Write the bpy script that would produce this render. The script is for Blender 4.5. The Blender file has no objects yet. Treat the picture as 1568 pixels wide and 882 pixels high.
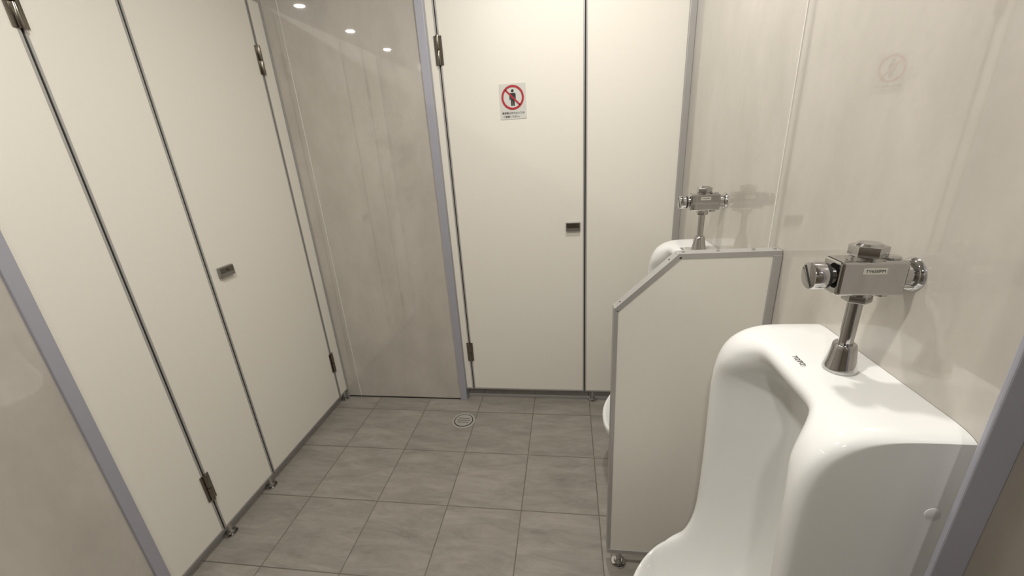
import bpy, bmesh, math
from mathutils import Vector, Matrix
C=bpy.context; D=bpy.data
sc=C.scene
sc.view_settings.view_transform='Standard'
sc.view_settings.look='None'
sc.view_settings.exposure=0.0

# ---------------------------------------------------------------- materials
def srgb(r,g,b):
    f=lambda c:(c/255/12.92) if c/255<=0.04045 else ((c/255+0.055)/1.055)**2.4
    return (f(r),f(g),f(b),1)
def newmat(name):
    m=D.materials.new(name); m.use_nodes=True
    nt=m.node_tree; b=nt.nodes['Principled BSDF']
    return m,nt,b
def simple(name,col,rough=.5,metal=0,noise=.0,nscale=40,bump=0,spec=.5):
    m,nt,b=newmat(name)
    b.inputs['Roughness'].default_value=rough; b.inputs['Metallic'].default_value=metal
    b.inputs['Specular IOR Level'].default_value=spec
    tc=nt.nodes.new('ShaderNodeTexCoord'); n=nt.nodes.new('ShaderNodeTexNoise')
    n.inputs['Scale'].default_value=nscale; n.inputs['Detail'].default_value=4
    nt.links.new(tc.outputs['Object'],n.inputs['Vector'])
    mix=nt.nodes.new('ShaderNodeMixRGB'); 
    mix.inputs[1].default_value=tuple(c*(1-noise) for c in col[:3])+(1,)
    mix.inputs[2].default_value=tuple(min(1,c*(1+noise)) for c in col[:3])+(1,)
    nt.links.new(n.outputs['Fac'],mix.inputs[0]); nt.links.new(mix.outputs[0],b.inputs['Base Color'])
    if bump:
        bp=nt.nodes.new('ShaderNodeBump'); bp.inputs['Strength'].default_value=bump; bp.inputs['Distance'].default_value=.002
        nt.links.new(n.outputs['Fac'],bp.inputs['Height']); nt.links.new(bp.outputs[0],b.inputs['Normal'])
    return m
def marble(name,c1,c2,c3,rough):
    m,nt,b=newmat(name); N=nt.nodes; L=nt.links
    tc=N.new('ShaderNodeTexCoord')
    n1=N.new('ShaderNodeTexNoise'); n1.inputs['Scale'].default_value=4.5; n1.inputs['Detail'].default_value=9; n1.inputs['Roughness'].default_value=.68; n1.inputs['Distortion'].default_value=.1
    mp=N.new('ShaderNodeMapping'); mp.inputs['Scale'].default_value=(1.5,1.5,.75)
    L.new(tc.outputs['Object'],mp.inputs['Vector']); L.new(mp.outputs[0],n1.inputs['Vector'])
    r=N.new('ShaderNodeValToRGB'); e=r.color_ramp.elements
    e[0].position=.3; e[0].color=c1; e[1].position=.7; e[1].color=c2
    L.new(n1.outputs['Fac'],r.inputs[0])
    n2=N.new('ShaderNodeTexNoise'); n2.inputs['Scale'].default_value=3.2; n2.inputs['Detail'].default_value=9; n2.inputs['Roughness'].default_value=.74
    L.new(tc.outputs['Object'],n2.inputs['Vector'])
    r2=N.new('ShaderNodeValToRGB'); e=r2.color_ramp.elements
    e[0].position=.58; e[0].color=(0,0,0,1); e[1].position=.74; e[1].color=(.6,.6,.6,1)
    L.new(n2.outputs['Fac'],r2.inputs[0])
    mx=N.new('ShaderNodeMixRGB'); mx.inputs[2].default_value=c3
    L.new(r2.outputs[0],mx.inputs[0]); L.new(r.outputs[0],mx.inputs[1]); L.new(mx.outputs[0],b.inputs['Base Color'])
    b.inputs['Roughness'].default_value=.35
    b.inputs['Coat Weight'].default_value=1; b.inputs['Coat IOR'].default_value=1.75; b.inputs['Coat Roughness'].default_value=rough
    n3=N.new('ShaderNodeTexNoise'); n3.inputs['Scale'].default_value=3.0; n3.inputs['Detail'].default_value=1
    L.new(tc.outputs['Object'],n3.inputs['Vector'])
    bp=N.new('ShaderNodeBump'); bp.inputs['Strength'].default_value=.05; bp.inputs['Distance'].default_value=.003
    L.new(n3.outputs['Fac'],bp.inputs['Height']); L.new(bp.outputs[0],b.inputs['Normal']); L.new(bp.outputs[0],b.inputs['Coat Normal'])
    return m
def tiles(name):
    m,nt,b=newmat(name); N=nt.nodes; L=nt.links
    tc=N.new('ShaderNodeTexCoord'); mp=N.new('ShaderNodeMapping')
    mp.inputs['Location'].default_value=(1.093+3.0,-.8817+3.0,0)
    L.new(tc.outputs['Object'],mp.inputs['Vector'])
    br=N.new('ShaderNodeTexBrick'); br.offset=0; br.squash=1
    br.inputs['Scale'].default_value=1; br.inputs['Brick Width'].default_value=.3; br.inputs['Row Height'].default_value=.3
    br.inputs['Mortar Size'].default_value=.0022; br.inputs['Mortar Smooth'].default_value=.2; br.inputs['Bias'].default_value=0
    br.inputs['Color1'].default_value=(.95,.95,.95,1); br.inputs['Color2'].default_value=(1.04,1.04,1.04,1); br.inputs['Mortar'].default_value=(.50,.48,.455,1)
    L.new(mp.outputs[0],br.inputs['Vector'])
    n=N.new('ShaderNodeTexNoise'); n.inputs['Scale'].default_value=9; n.inputs['Detail'].default_value=11; n.inputs['Roughness'].default_value=.76; n.inputs['Distortion'].default_value=.5
    mp2=N.new('ShaderNodeMapping'); mp2.inputs['Rotation'].default_value=(0,0,.75); mp2.inputs['Scale'].default_value=(.45,1.9,1)
    L.new(tc.outputs['Object'],mp2.inputs['Vector'])
    sep=N.new('ShaderNodeVectorMath'); sep.operation='MULTIPLY_ADD'; sep.inputs[1].default_value=(40,40,40)
    L.new(br.outputs['Color'],sep.inputs[0]); L.new(mp2.outputs[0],sep.inputs[2]); L.new(sep.outputs[0],n.inputs['Vector'])
    r=N.new('ShaderNodeValToRGB'); e=r.color_ramp.elements
    e[0].position=.30; e[0].color=srgb(122,117,109); e[1].position=.70; e[1].color=srgb(160,154,145)
    L.new(n.outputs['Fac'],r.inputs[0])
    mx=N.new('ShaderNodeMixRGB'); mx.blend_type='MULTIPLY'; mx.inputs[0].default_value=1
    L.new(r.outputs[0],mx.inputs[1]); L.new(br.outputs['Color'],mx.inputs[2]); L.new(mx.outputs[0],b.inputs['Base Color'])
    b.inputs['Roughness'].default_value=.42
    sub=N.new('ShaderNodeMath'); sub.operation='MULTIPLY_ADD'; sub.inputs[1].default_value=-1.0
    L.new(br.outputs['Fac'],sub.inputs[0]); L.new(n.outputs['Fac'],sub.inputs[2])
    bp=N.new('ShaderNodeBump'); bp.inputs['Strength'].default_value=.35; bp.inputs['Distance'].default_value=.003
    L.new(sub.outputs[0],bp.inputs['Height']); L.new(bp.outputs[0],b.inputs['Normal'])
    return m
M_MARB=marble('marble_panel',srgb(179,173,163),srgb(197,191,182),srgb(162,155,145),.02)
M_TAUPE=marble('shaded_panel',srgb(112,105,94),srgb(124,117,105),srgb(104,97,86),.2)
M_CREAM=simple('cream_laminate',srgb(229,225,215),.38,0,.015,60)
M_WHITE=simple('ceiling_paint',srgb(228,227,224),.7,0,.02,20)
M_TILE=tiles('floor_tiles')
M_ALU=simple('satin_aluminium',srgb(176,174,171),.42,.35,.03,30)
M_ALUB=simple('anodised_aluminium',srgb(176,176,187),.42,.35,.03,30)
M_DARK=simple('dark_rubber_and_gaps',srgb(34,33,32),.7,0,.05)
M_CHROME=simple('chrome',srgb(194,193,192),.06,1,.0)
M_BRONZE=simple('hinge_nickel',srgb(132,126,116),.24,1,.05)
M_LATCH=simple('latch_steel',srgb(150,148,144),.35,.8,.05)
M_CERAM=simple('white_ceramic',srgb(230,230,227),.06,0,.01,10)
M_JOINT=simple('joint_sealant',srgb(222,220,212),.5,0,.02)
M_SIGN=simple('sign_plastic',srgb(205,204,198),.4,0,.01)
M_RED=simple('sign_red',srgb(170,34,44),.5,0,.02)
M_BLACK=simple('sign_black',srgb(32,30,32),.5,0,.02)
M_LABEL=simple('label',srgb(205,202,190),.4,0,.02)
M_DRAIN=simple('drain_steel',srgb(196,193,186),.3,.6,.08,80)
def emis(name,col,s):
    m,nt,b=newmat(name)
    b.inputs['Base Color'].default_value=col
    b.inputs['Emission Color'].default_value=col; b.inputs['Emission Strength'].default_value=s
    return m
M_LAMP=emis('lamp_lens',(1,.95,.87,1),12)

# ---------------------------------------------------------------- helpers
def link(ob,parent=None):
    C.collection.objects.link(ob)
    if parent:
        ob.parent=parent; ob.matrix_parent_inverse=Matrix.Translation(-Vector(parent.location))
    return ob
def empty(name,loc):
    e=D.objects.new(name,None); e.location=loc; e.empty_display_size=.05
    C.collection.objects.link(e); return e
def mesh_ob(name,bm,mat,parent=None,smooth=False):
    me=D.meshes.new(name)
    bmesh.ops.recalc_face_normals(bm,faces=bm.faces)
    if smooth:
        for f in bm.faces:f.smooth=True
    bm.to_mesh(me); bm.free()
    for mm in (mat if isinstance(mat,list) else [mat]): me.materials.append(mm)
    return link(D.objects.new(name,me),parent)
def bm_box(bm,a,b,bev=0,seg=2):
    a=Vector(a);b=Vector(b)
    r=bmesh.ops.create_cube(bm,size=1,matrix=Matrix.Translation((a+b)/2)@Matrix.Diagonal((*(b-a),1)))
    if bev:
        ed={e for v in r['verts'] for e in v.link_edges}
        bmesh.ops.bevel(bm,geom=list(ed),offset=bev,segments=seg,affect='EDGES',profile=.5)
def box(name,a,b,mat,parent=None,bev=0,seg=2):
    bm=bmesh.new(); bm_box(bm,a,b,bev,seg); return mesh_ob(name,bm,mat,parent)
def bm_cyl(bm,p0,p1,r0,r1=None,seg=40,bev=0):
    if r1 is None:r1=r0
    p0=Vector(p0);p1=Vector(p1);d=p1-p0
    q=d.to_track_quat('Z','Y').to_matrix().to_4x4()
    r=bmesh.ops.create_cone(bm,cap_ends=True,segments=seg,radius1=r0,radius2=r1,depth=d.length,matrix=Matrix.Translation((p0+p1)/2)@q)
    if bev:
        fs={f for v in r['verts'] for f in v.link_faces if len(f.verts)>4}
        ed={e for f in fs for e in f.edges}
        bmesh.ops.bevel(bm,geom=list(ed),offset=bev,segments=2,affect='EDGES',profile=.5)
def cyl(name,p0,p1,r0,mat,parent=None,r1=None,seg=40,bev=0):
    bm=bmesh.new(); bm_cyl(bm,p0,p1,r0,r1,seg,bev)
    ob=mesh_ob(name,bm,mat,parent)
    autosmooth(ob); return ob
def autosmooth(ob,ang=35):
    me=ob.data
    bm=bmesh.new(); bm.from_mesh(me)
    for f in bm.faces:f.smooth=True
    for e in bm.edges:
        e.smooth = (len(e.link_faces)==2 and e.calc_face_angle(0)<math.radians(ang))
    bm.to_mesh(me); bm.free()
def prism(name,pts,axis,c0,c1,mat,parent=None,bev=0):
    bm=bmesh.new()
    def P(p,c): return (p[0],c,p[1]) if axis=='y' else ((c,p[0],p[1]) if axis=='x' else (p[0],p[1],c))
    v0=[bm.verts.new(P(p,c0)) for p in pts]; v1=[bm.verts.new(P(p,c1)) for p in pts]
    bm.faces.new(v0); bm.faces.new(v1[::-1]); n=len(pts)
    for i in range(n): bm.faces.new((v0[i],v0[(i+1)%n],v1[(i+1)%n],v1[i]))
    if bev: bmesh.ops.bevel(bm,geom=list(bm.edges),offset=bev,segments=2,affect='EDGES')
    return mesh_ob(name,bm,mat,parent)
def text(name,body,size,loc,rot,mat,parent,ext=.0003):
    cu=D.curves.new(name,'FONT'); cu.body=body; cu.size=size; cu.extrude=ext; cu.align_x='CENTER'; cu.align_y='CENTER'
    o=D.objects.new(name,cu); C.collection.objects.link(o)
    o.location=loc; o.rotation_euler=rot
    C.view_layer.update()
    dg=C.evaluated_depsgraph_get()
    me=D.meshes.new_from_object(o.evaluated_get(dg)); me.transform(o.matrix_world)
    D.objects.remove(o)
    me.materials.clear(); me.materials.append(mat)
    return link(D.objects.new(name,me),parent)

# ---------------------------------------------------------------- room
XL,XR,YB=-1.30,.50,1.895
CEIL=2.42; XO=-2.45; Y0=-1.7; YE=3.25; PT=1.985
box('floor',(XO,Y0,-.08),(XR,YE,0),M_TILE)
box('ceiling',(XO,Y0,CEIL),(XR,YE,CEIL+.06),M_WHITE)
box('wall_right',(XR,.433,-.08),(XR+.1,YE,CEIL+.06),M_MARB)
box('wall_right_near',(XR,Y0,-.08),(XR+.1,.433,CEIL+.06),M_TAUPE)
box('wall_left',(XO-.1,Y0,-.08),(XO,YE,CEIL+.06),M_MARB)
box('wall_front',(XO-.1,Y0-.1,-.08),(XR+.1,Y0,CEIL+.06),M_TAUPE)  # colour darkened to stand in for the dim area behind the camera
box('wall_rear_stall',(XO-.1,YE,-.08),(XR+.1,YE+.1,CEIL+.06),M_MARB)
box('wall_back',(XO,YB,0),(-.612,YB+.09,CEIL),M_MARB)
box('wall_left_near',(XL-.03,Y0,0),(XL,.736,PT),M_MARB)
# trims
box('trim_1',(-.614,YB-.008,0),(-.577,YB+.09,PT),M_ALUB,bev=.002)
box('trim_2',(XL-.03,.729,0),(XL+.008,.762,PT),M_ALUB,bev=.002)
box('trim_3',(.463,.430,0),(XR+.001,.437,CEIL),M_ALUB,bev=.002)
box('trim_4',(.474,YB-.006,0),(XR,YB+.04,PT),M_ALU,bev=.002)
box('trim_5',(XR-.0015,1.058,0),(XR+.001,1.0615,CEIL),M_JOINT)
box('trim_6',(-1.222,YB-.0015,0),(-1.219,YB+.001,CEIL),M_JOINT)
box('trim_7',(XL+.0005,YB-.006,.0),(XL+.006,YB,CEIL),M_ALU)
box('trim_8',(XL,YB-.003,.0),(-.614,YB,.006),M_DARK)

def BX(axis,u0,u1,d0,d1,z0,z1):
    if axis=='y': return (u0,YB+.003-d1,z0),(u1,YB+.003-d0,z1)
    return (XL+d0,u0,z0),(XL+d1,u1,z1)
def panel(tag,axis,u0,u1,z0,parent,eL=True,eR=True):
    a,b=BX(axis,u0,u1,-.035,0,z0,PT); box(tag+'slab',a,b,M_CREAM,parent,.001)
    w=.005
    if eL:
        a,b=BX(axis,u0-.001,u0+w,-.036,.0015,z0-.001,PT+.001); box(tag+'edge_strip_a',a,b,M_ALU,parent)
    if eR:
        a,b=BX(axis,u1-w,u1+.001,-.036,.0015,z0-.001,PT+.001); box(tag+'edge_strip_b',a,b,M_ALU,parent)
    a,b=BX(axis,u0,u1,-.036,.001,z0-.005,z0+.003); box(tag+'bottom_strip',a,b,M_ALU,parent)
def gap(tag,axis,u0,u1,z0,parent):
    a,b=BX(axis,u0,u1,-.034,-.001,z0,PT); box(tag+'dark_gap_strip',a,b,M_DARK,parent)  # dark strip fills the open door gap, its shade put into the colour
def hinge(tag,axis,u,z0,z1,parent):
    zm=(z0+z1)/2
    for k,(s0,s1) in enumerate(((-.017,-.004),(.004,.017))):
        a,b=BX(axis,u+s0,u+s1,.0,.004,z0,z1); box(tag+'leaf_%d'%k,a,b,M_BRONZE,parent,.001)
    bm=bmesh.new()
    for (q0,q1) in ((z0-.002,zm-.001),(zm+.001,z1+.002)):
        if axis=='y': bm_cyl(bm,(u,YB+.003-.006,q0),(u,YB+.003-.006,q1),.0075,seg=20,bev=.0015)
        else: bm_cyl(bm,(XL+.006,u,q0),(XL+.006,u,q1),.0075,seg=20,bev=.0015)
    o=mesh_ob(tag+'barrel',bm,M_BRONZE,parent); autosmooth(o)
def foot(name,x,y,h):
    e=empty(name,(x,y,0))
    cyl('base_flange',(x,y,0),(x,y,.006),.024,M_CHROME,e,bev=.002)
    cyl('collar',(x,y,.006),(x,y,.016),.015,M_CHROME,e,r1=.012)
    cyl('post',(x,y,.016),(x,y,h),.009,M_CHROME,e)
def latch(axis,u0,u1,z0,z1,parent):
    a,b=BX(axis,u0,u1,0,.014,z0,z1); box('latch_body',a,b,M_LATCH,parent,.003,3)
    um=(u0+u1)/2
    a,b=BX(axis,u0+.004,u1-.004,.014,.0148,z0+.016,z1-.004); box('latch_face',a,b,M_BRONZE,parent)
    a,b=BX(axis,um-.006,um+.006,.0148,.0155,(z0+z1)/2+.004,(z0+z1)/2+.009); box('latch_indicator',a,b,M_DARK,parent)

ZB=.075
pt=empty('toilet_stall_partition',(-.55,YB,1))
panel('pilaster_','y',-.576,-.536,ZB,pt)
panel('side_','y',.084,.474,ZB,pt,True,False)
gap('a_','y',-.535,-.530,ZB,pt); gap('b_','y',.077,.083,ZB,pt)
d1=empty('door_1',(-.22,YB,1))
panel('','y',-.529,.076,ZB,d1)
hinge('hinge_top_','y',-.532,1.69,1.80,d1); hinge('hinge_bottom_','y',-.532,.25,.36,d1)
latch('y',-.008,.058,.955,.997,d1)
foot('partition_foot',-.585,1.925,ZB); foot('partition_foot',.125,1.925,ZB)
ZL=.055
pl=empty('toilet_stall_partition',(XL,1.2,1))
panel('middle_','x',.976,1.242,ZL,pl); panel('pilaster_','x',1.815,YB-.004,ZL,pl,True,True)
gap('a_','x',.969,.975,ZL,pl); gap('b_','x',1.243,1.249,ZL,pl); gap('c_','x',1.809,1.814,ZL,pl)
d2=empty('door_2',(XL,1.53,1))
panel('','x',1.250,1.808,ZL,d2)
hinge('hinge_top_','x',1.812,1.70,1.81,d2); hinge('hinge_bottom_','x',1.812,.22,.33,d2)
latch('x',1.285,1.352,.945,.985,d2)
d3=empty('door_3',(XL,.87,1))
panel('','x',.763,.968,ZL,d3,False,True)
hinge('hinge_top_','x',.972,1.69,1.80,d3); hinge('hinge_bottom_','x',.972,.20,.31,d3)
foot('partition_foot',XL-.008,.995,ZL); foot('partition_foot',XL-.008,1.225,ZL); foot('partition_foot',XL-.008,1.865,ZL)
box('trim_9',(XL-.034,.766,0),(XL-.026,YB,.012),M_ALU)
box('trim_10',(-.576,YB+.035,0),(XR,YB+.043,.012),M_ALU)

# ---------------------------------------------------------------- sign
sg=empty('no_entry_sign',(-.225,YB,1.53)); ys=YB+.003
x0,x1,z0,z1=-.285,-.171,1.458,1.598
box('plate',(x0,ys-.0015,z0),(x1,ys,z1),M_SIGN,sg)
cx,cz=(x0+x1)/2,z1-.054
def ring(name,r0,r1,y,mat):
    bm=bmesh.new();n=64
    rs=[[bm.verts.new((cx+r*math.cos(2*math.pi*i/n),yy,cz+r*math.sin(2*math.pi*i/n))) for i in range(n)] for r,yy in ((r0,y),(r1,y),(r1,y+.0006),(r0,y+.0006))]
    for k in range(4):
        for i in range(n): bm.faces.new((rs[k][i],rs[k][(i+1)%n],rs[(k+1)%4][(i+1)%n],rs[(k+1)%4][i]))
    return mesh_ob(name,bm,mat,sg)
ring('red_ring',.040,.0485,ys-.0028,M_RED)
cyl('figure_head',(cx,ys-.002,cz+.026),(cx,ys-.0015,cz+.026),.006,M_BLACK,sg)
k=1.18
prism('figure_body',[(cx+a*k,cz+b*k) for a,b in [(-.009,.015),(.009,.015),(.0115,.011),(.0115,-.008),(.008,-.008),(.007,.006),(.0065,-.028),(.001,-.028),(0,-.006),(-.001,-.028),(-.0065,-.028),(-.007,.006),(-.008,-.008),(-.0115,-.008),(-.0115,.011)]],'y',ys-.002,ys-.0015,M_BLACK,sg)
c45=math.sqrt(.5); a=.043*c45; w=.0035*c45
prism('red_slash',[(cx-a-w,cz+a-w),(cx-a+w,cz+a+w),(cx+a+w,cz-a+w),(cx+a-w,cz-a-w)],'y',ys-.0028,ys-.0022,M_RED,sg)
text('caption_1','関係者以外の立入りは',.0098,(cx,ys-.002,z0+.024),(math.pi/2,0,0),M_BLACK,sg)
text('caption_2','ご遠慮ください。',.0098,(cx-.006,ys-.002,z0+.010),(math.pi/2,0,0),M_BLACK,sg)

# ---------------------------------------------------------------- drain
dx,dy=-.553,1.705
dr=empty('floor_drain',(dx,dy,0))
bm=bmesh.new(); bm_cyl(bm,(dx,dy,0),(dx,dy,.003),.062,seg=48,bev=.001); o=mesh_ob('rim',bm,M_DRAIN,dr)
cyl('seal',(dx,dy,.003),(dx,dy,.0034),.050,M_DARK,dr)
cyl('cover',(dx,dy,.003),(dx,dy,.0045),.0455,M_DRAIN,dr)
for k in (-1,0,1):
    hl=math.sqrt(.034**2-(k*.016)**2)
    box('slot_%d'%(k+2),(dx-hl,dy+k*.016-.0015,.0045),(dx+hl,dy+k*.016+.0015,.0048),M_DARK,dr)

# ---------------------------------------------------------------- urinal screen
us=empty('urinal_privacy_screen',(.3,1.0,.6))
ya,yb=.990,1.018
out=[(.120,.075),(.120,.940),(.268,1.082),(.498,1.086),(.498,.075)]
prism('panel',out,'y',ya,yb,M_CREAM,us)
def bar(name,p,q,w,mat,y0=ya-.002,y1=yb+.002):
    p=Vector((p[0],p[1]));q=Vector((q[0],q[1]));d=(q-p).normalized();n=Vector((-d.y,d.x))
    n=-n
    return prism(name,[tuple(p-n*.003),tuple(q-n*.003),tuple(q+n*w),tuple(p+n*w)],'y',y0,y1,mat,us)
bar('edge_left',(.120,.075),(.120,.940),.007,M_ALU)
bar('edge_diagonal',(.120,.940),(.268,1.083),.009,M_ALU)
bar('edge_top',(.268,1.083),(.498,1.086),.009,M_ALU)
cyl('corner_cap_1',(.1215,ya-.0022,.9405),(.1215,yb+.0022,.9405),.0048,M_ALU,us,seg=20)
cyl('corner_cap_2',(.268,ya-.0022,1.0815),(.268,yb+.0022,1.0815),.0048,M_ALU,us,seg=20)
box('wall_channel',(.480,ya-.004,.075),(.499,yb+.004,1.078),M_ALU,us,.001)
box('bottom_rail',(.118,ya-.003,.062),(.498,yb+.003,.078),M_ALU,us,.001)
for i,(x,z) in enumerate(((.135,.957),(.25,1.068),(.28,1.086),(.36,1.0875),(.44,1.089),(.488,1.089))):
    cyl('screw_%d'%i,(x,(ya+yb)/2,z-.002),(x,(ya+yb)/2,z+.002),.004,M_CHROME,us,seg=16)
foot('screen_foot',.158,1.004,.063)

# ---------------------------------------------------------------- urinals
def sm(a,b,x):
    t=max(0,min(1,(x-a)/(b-a))); return t*t*(3-2*t)
def lerp(a,b,t): return a+(b-a)*t
HALF=.175
def profile(s):
    w=sm(.60,.86,s); wh=sm(.40,.80,s)
    dl=.195+.176*max(0,1-s**2.6)**.5
    zl=.300+.080*s**3
    zt=.987-.003*sm(.8,1,s)
    Cn=[(0,zt),(.06,zt),(.105,zt),(.128,zt-.004),(.140,zt-.018),(.134,zt-.038),(.108,zt-.054),(.062,zt-.085),
        (.048,.78),(.046,.66),(.050,.53),(.066,.40),(.110,.285),(.20,.205),(dl*.8,.235),(dl-.030,zl-.020)]
    Wg=[(0,zt),(.06,zt),(.105,zt-.001),(.140,zt-.010),(.168,zt-.030),(.184,zt-.060),(.192,zt-.100),(.194,zt-.15),
        (.192,.76),(.190,.65),(.190,.54),(.193,.46),(lerp(.195,dl,.25),lerp(.42,zl,.35)),(lerp(.195,dl,.5),lerp(.42,zl,.6)),(lerp(.195,dl,.76),lerp(.42,zl,.85)),(dl-.022,zl+.004)]
    P=[]
    for i,(a,b) in enumerate(zip(Cn,Wg)):
        t=wh if i<7 else w
        P.append((lerp(a[0],b[0],t),lerp(a[1],b[1],t)))
    P+=[(dl-.014,zl+.000),(dl-.002,zl-.010),(dl-.006,zl-.035),(dl-.040,zl-.095),
       (dl*.62,lerp(.18,.22,s)),(dl*.30,lerp(.145,.18,s)),(0,lerp(.13,.16,s))]
    return P
def build_urinal():
    bm=bmesh.new()
    S=[-1,-.965,-.90,-.83,-.76,-.69,-.62,-.54,-.46,-.34,-.20,-.07]
    S=S+[-s for s in S[::-1]]
    cols=[]
    for s in S:
        P=profile(abs(s))
        ins=0.0
        if abs(s)==1: ins=.013
        elif abs(s)>.96: ins=.003
        col=[]
        for i,(d,z) in enumerate(P):
            dd=max(0,d-ins) if i not in(0,len(P)-1) else 0
            zz=z-(ins*.4 if i<5 else 0)+(ins*.5 if i>18 else 0)
            col.append(bm.verts.new((-dd,HALF*s,zz)))
        cols.append(col)
    n=len(cols[0])
    for a,b in zip(cols[:-1],cols[1:]):
        for i in range(n-1): bm.faces.new((a[i],a[i+1],b[i+1],b[i]))
    for col,sg_ in ((cols[0],-1),(cols[-1],1)):
        prev=col
        for k in (.06,.5,1.0):
            cur=[]
            for i,v in enumerate(col):
                if i in(0,n-1): cur.append(v)
                else: cur.append(bm.verts.new((v.co.x*(1-k),HALF*sg_,v.co.z)))
            for i in range(n-1):
                vs=[prev[i],prev[i+1],cur[i+1],cur[i]]
                u=[]
                for v in vs:
                    if v not in u:u.append(v)
                if len(u)>=3:
                    try: bm.faces.new(u)
                    except ValueError: pass
            prev=cur
    bmesh.ops.recalc_face_normals(bm,faces=bm.faces)
    for f in bm.faces:f.smooth=True
    me=D.meshes.new('urinal_shell'); bm.to_mesh(me); bm.free(); me.materials.append(M_CERAM)
    return me
UM=build_urinal()
def make_urinal(yc):
    e=empty('urinal',(XR,yc,.57))
    o=D.objects.new('ceramic_shell',UM); o.location=(XR-.0005,yc,0)
    link(o,e)
    s=o.modifiers.new('sub','SUBSURF'); s.levels=2; s.render_levels=3
    cyl('side_plug',(.479,yc-HALF+.001,.864),(.479,yc-HALF-.0006,.864),.009,M_CERAM,e,bev=.0003)
    cyl('drain_strainer',(.31,yc,.206),(.31,yc,.220),.030,M_CHROME,e)
    text('maker_mark','TOTO',.0115,(.386,yc+.012,.9878),(0,0,-math.pi/2),M_BLACK,e,.0002)
    return e
make_urinal(.645); make_urinal(1.393)

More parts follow.
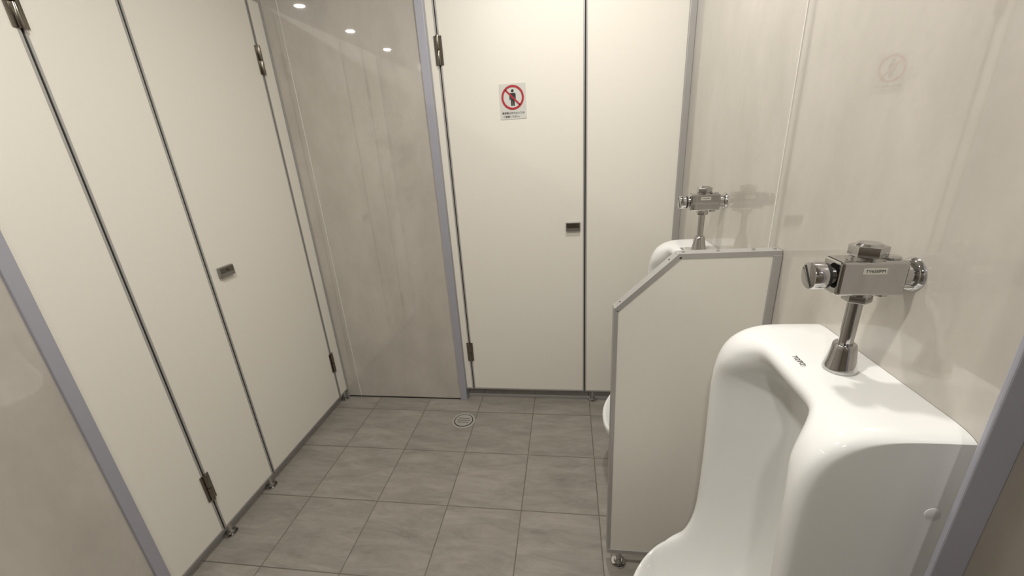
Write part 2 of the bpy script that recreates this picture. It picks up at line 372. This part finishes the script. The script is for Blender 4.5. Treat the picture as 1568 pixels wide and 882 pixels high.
# ---------------------------------------------------------------- flush valves
def valve(y):
    e=empty('urinal_flush_valve',(.436,y,1.15)); zc=1.148
    px=.434
    cyl('escutcheon',(XR,y,zc),(XR-.007,y,zc),.026,M_CHROME,e,r1=.022,bev=.0015)
    cyl('wall_neck',(XR-.006,y,zc),(.470,y,zc),.0175,M_CHROME,e,r1=.019)
    box('valve_body',(.390,y-.022,zc-.026),(.480,y+.022,zc+.026),M_CHROME,e,.005,4)
    cyl('knob_neck',(.392,y,zc),(.380,y,zc),.013,M_CHROME,e)
    cyl('knob_ring',(.384,y,zc),(.378,y,zc),.019,M_DARK,e)
    cyl('knob',(.379,y,zc),(.360,y,zc),.0215,M_CHROME,e,r1=.0205,bev=.002)
    bm=bmesh.new(); bm_box(bm,(-.0006,-.017,-.0012),(.0004,.017,.0012)); 
    bm.transform(Matrix.Translation((.3598,y,zc))@Matrix.Rotation(.9,4,'X')); mesh_ob('knob_slot',bm,M_DARK,e)
    cyl('cap_collar',(px,y,zc+.024),(px,y,zc+.030),.021,M_CHROME,e)
    cyl('cap_nut',(px,y,zc+.030),(px,y,zc+.046),.0235,M_CHROME,e,seg=6,bev=.0015)
    cyl('cap_dome',(px,y,zc+.046),(px,y,zc+.049),.018,M_CHROME,e,r1=.014)
    cyl('inspection_cap',(.466,y,zc+.024),(.466,y,zc+.0285),.012,M_CHROME,e,bev=.001)
    cyl('bottom_plug',(.464,y,zc-.032),(.464,y,zc-.024),.009,M_CHROME,e)
    cyl('outlet_collar',(px,y,zc-.030),(px,y,zc-.024),.018,M_CHROME,e)
    cyl('union_nut',(px,y,zc-.041),(px,y,zc-.029),.0185,M_CHROME,e,seg=6,bev=.001)
    cyl('down_tube',(px,y,1.02),(px,y,zc-.040),.0098,M_CHROME,e)
    bm=bmesh.new(); prof=[(.0098,1.035),(.0142,1.035),(.0156,1.033),(.0168,1.026),(.0195,1.008),(.0220,.996),(.0230,.992),(.0230,.9885),(.0215,.9865),(.0,.9865)]
    n=48; rings=[]
    for r,z in prof:
        rings.append([bm.verts.new((px+r*math.cos(2*math.pi*i/n),y+r*math.sin(2*math.pi*i/n),z)) for i in range(n)] if r>0 else [bm.verts.new((px,y,z))])
    for A,B in zip(rings[:-1],rings[1:]):
        for i in range(n):
            if len(B)==1: bm.faces.new((A[i],A[(i+1)%n],B[0]))
            else: bm.faces.new((A[i],A[(i+1)%n],B[(i+1)%n],B[i]))
    o=mesh_ob('spud_bell',bm,M_CHROME,e); autosmooth(o,50)
    box('label_plate',(.420,y-.0226,zc+.008),(.450,y-.0215,zc+.017),M_LABEL,e)
    text('label_text','TV650PM',.0065,(.435,y-.0227,zc+.0125),(math.pi/2,0,0),M_BLACK,e,.0001)
valve(.632); valve(1.385)

# ---------------------------------------------------------------- lights
def downlight(x,y,power,rad=.05):
    e=empty('ceiling_downlight',(x,y,CEIL))
    bm=bmesh.new(); n=48
    prof=[(rad+.02,CEIL),(rad+.02,CEIL-.004),(rad+.004,CEIL-.006),(rad,CEIL-.001)]
    rs=[[bm.verts.new((x+r*math.cos(2*math.pi*i/n),y+r*math.sin(2*math.pi*i/n),z)) for i in range(n)] for r,z in prof]
    for A,B in zip(rs[:-1],rs[1:]):
        for i in range(n): bm.faces.new((A[i],A[(i+1)%n],B[(i+1)%n],B[i]))
    mesh_ob('bezel',bm,M_WHITE,e)
    cyl('lens',(x,y,CEIL-.0015),(x,y,CEIL),rad,M_LAMP,e)
    l=D.lights.new('lamp','AREA'); l.shape='DISK'; l.size=rad*2; l.energy=power; l.color=(1,.97,.92)
    o=D.objects.new('lamp',l); o.location=(x,y,CEIL-.008); link(o,e)
downlight(.06,1.22,12)
downlight(-.45,.30,17)
downlight(-.25,-.85,10)
for yy in (.45,-.31,-1.14): downlight(-1.97,yy,4,.036)
downlight(-.15,2.6,5)

w=D.worlds.new('World'); sc.world=w; w.use_nodes=True
w.node_tree.nodes['Background'].inputs[0].default_value=(1,.97,.92,1); w.node_tree.nodes['Background'].inputs[1].default_value=.05

# ---------------------------------------------------------------- camera
yw,p,r,f,h=-.1474,.3463,.0615,618.0057,1.3639
fwd=Vector((math.sin(yw)*math.cos(p),math.cos(yw)*math.cos(p),-math.sin(p)))
rt=Vector((math.cos(yw),-math.sin(yw),0)); dn=fwd.cross(rt)
rt2=math.cos(r)*rt+math.sin(r)*dn; dn2=-math.sin(r)*rt+math.cos(r)*dn
cam=D.cameras.new('camera'); co=D.objects.new('camera',cam); C.collection.objects.link(co)
m=Matrix((rt2,-dn2,-fwd)).transposed().to_4x4(); m.translation=Vector((0,0,h)); co.matrix_world=m
cam.sensor_width=36; cam.lens=f/1568*36; cam.clip_start=.01
sc.camera=co
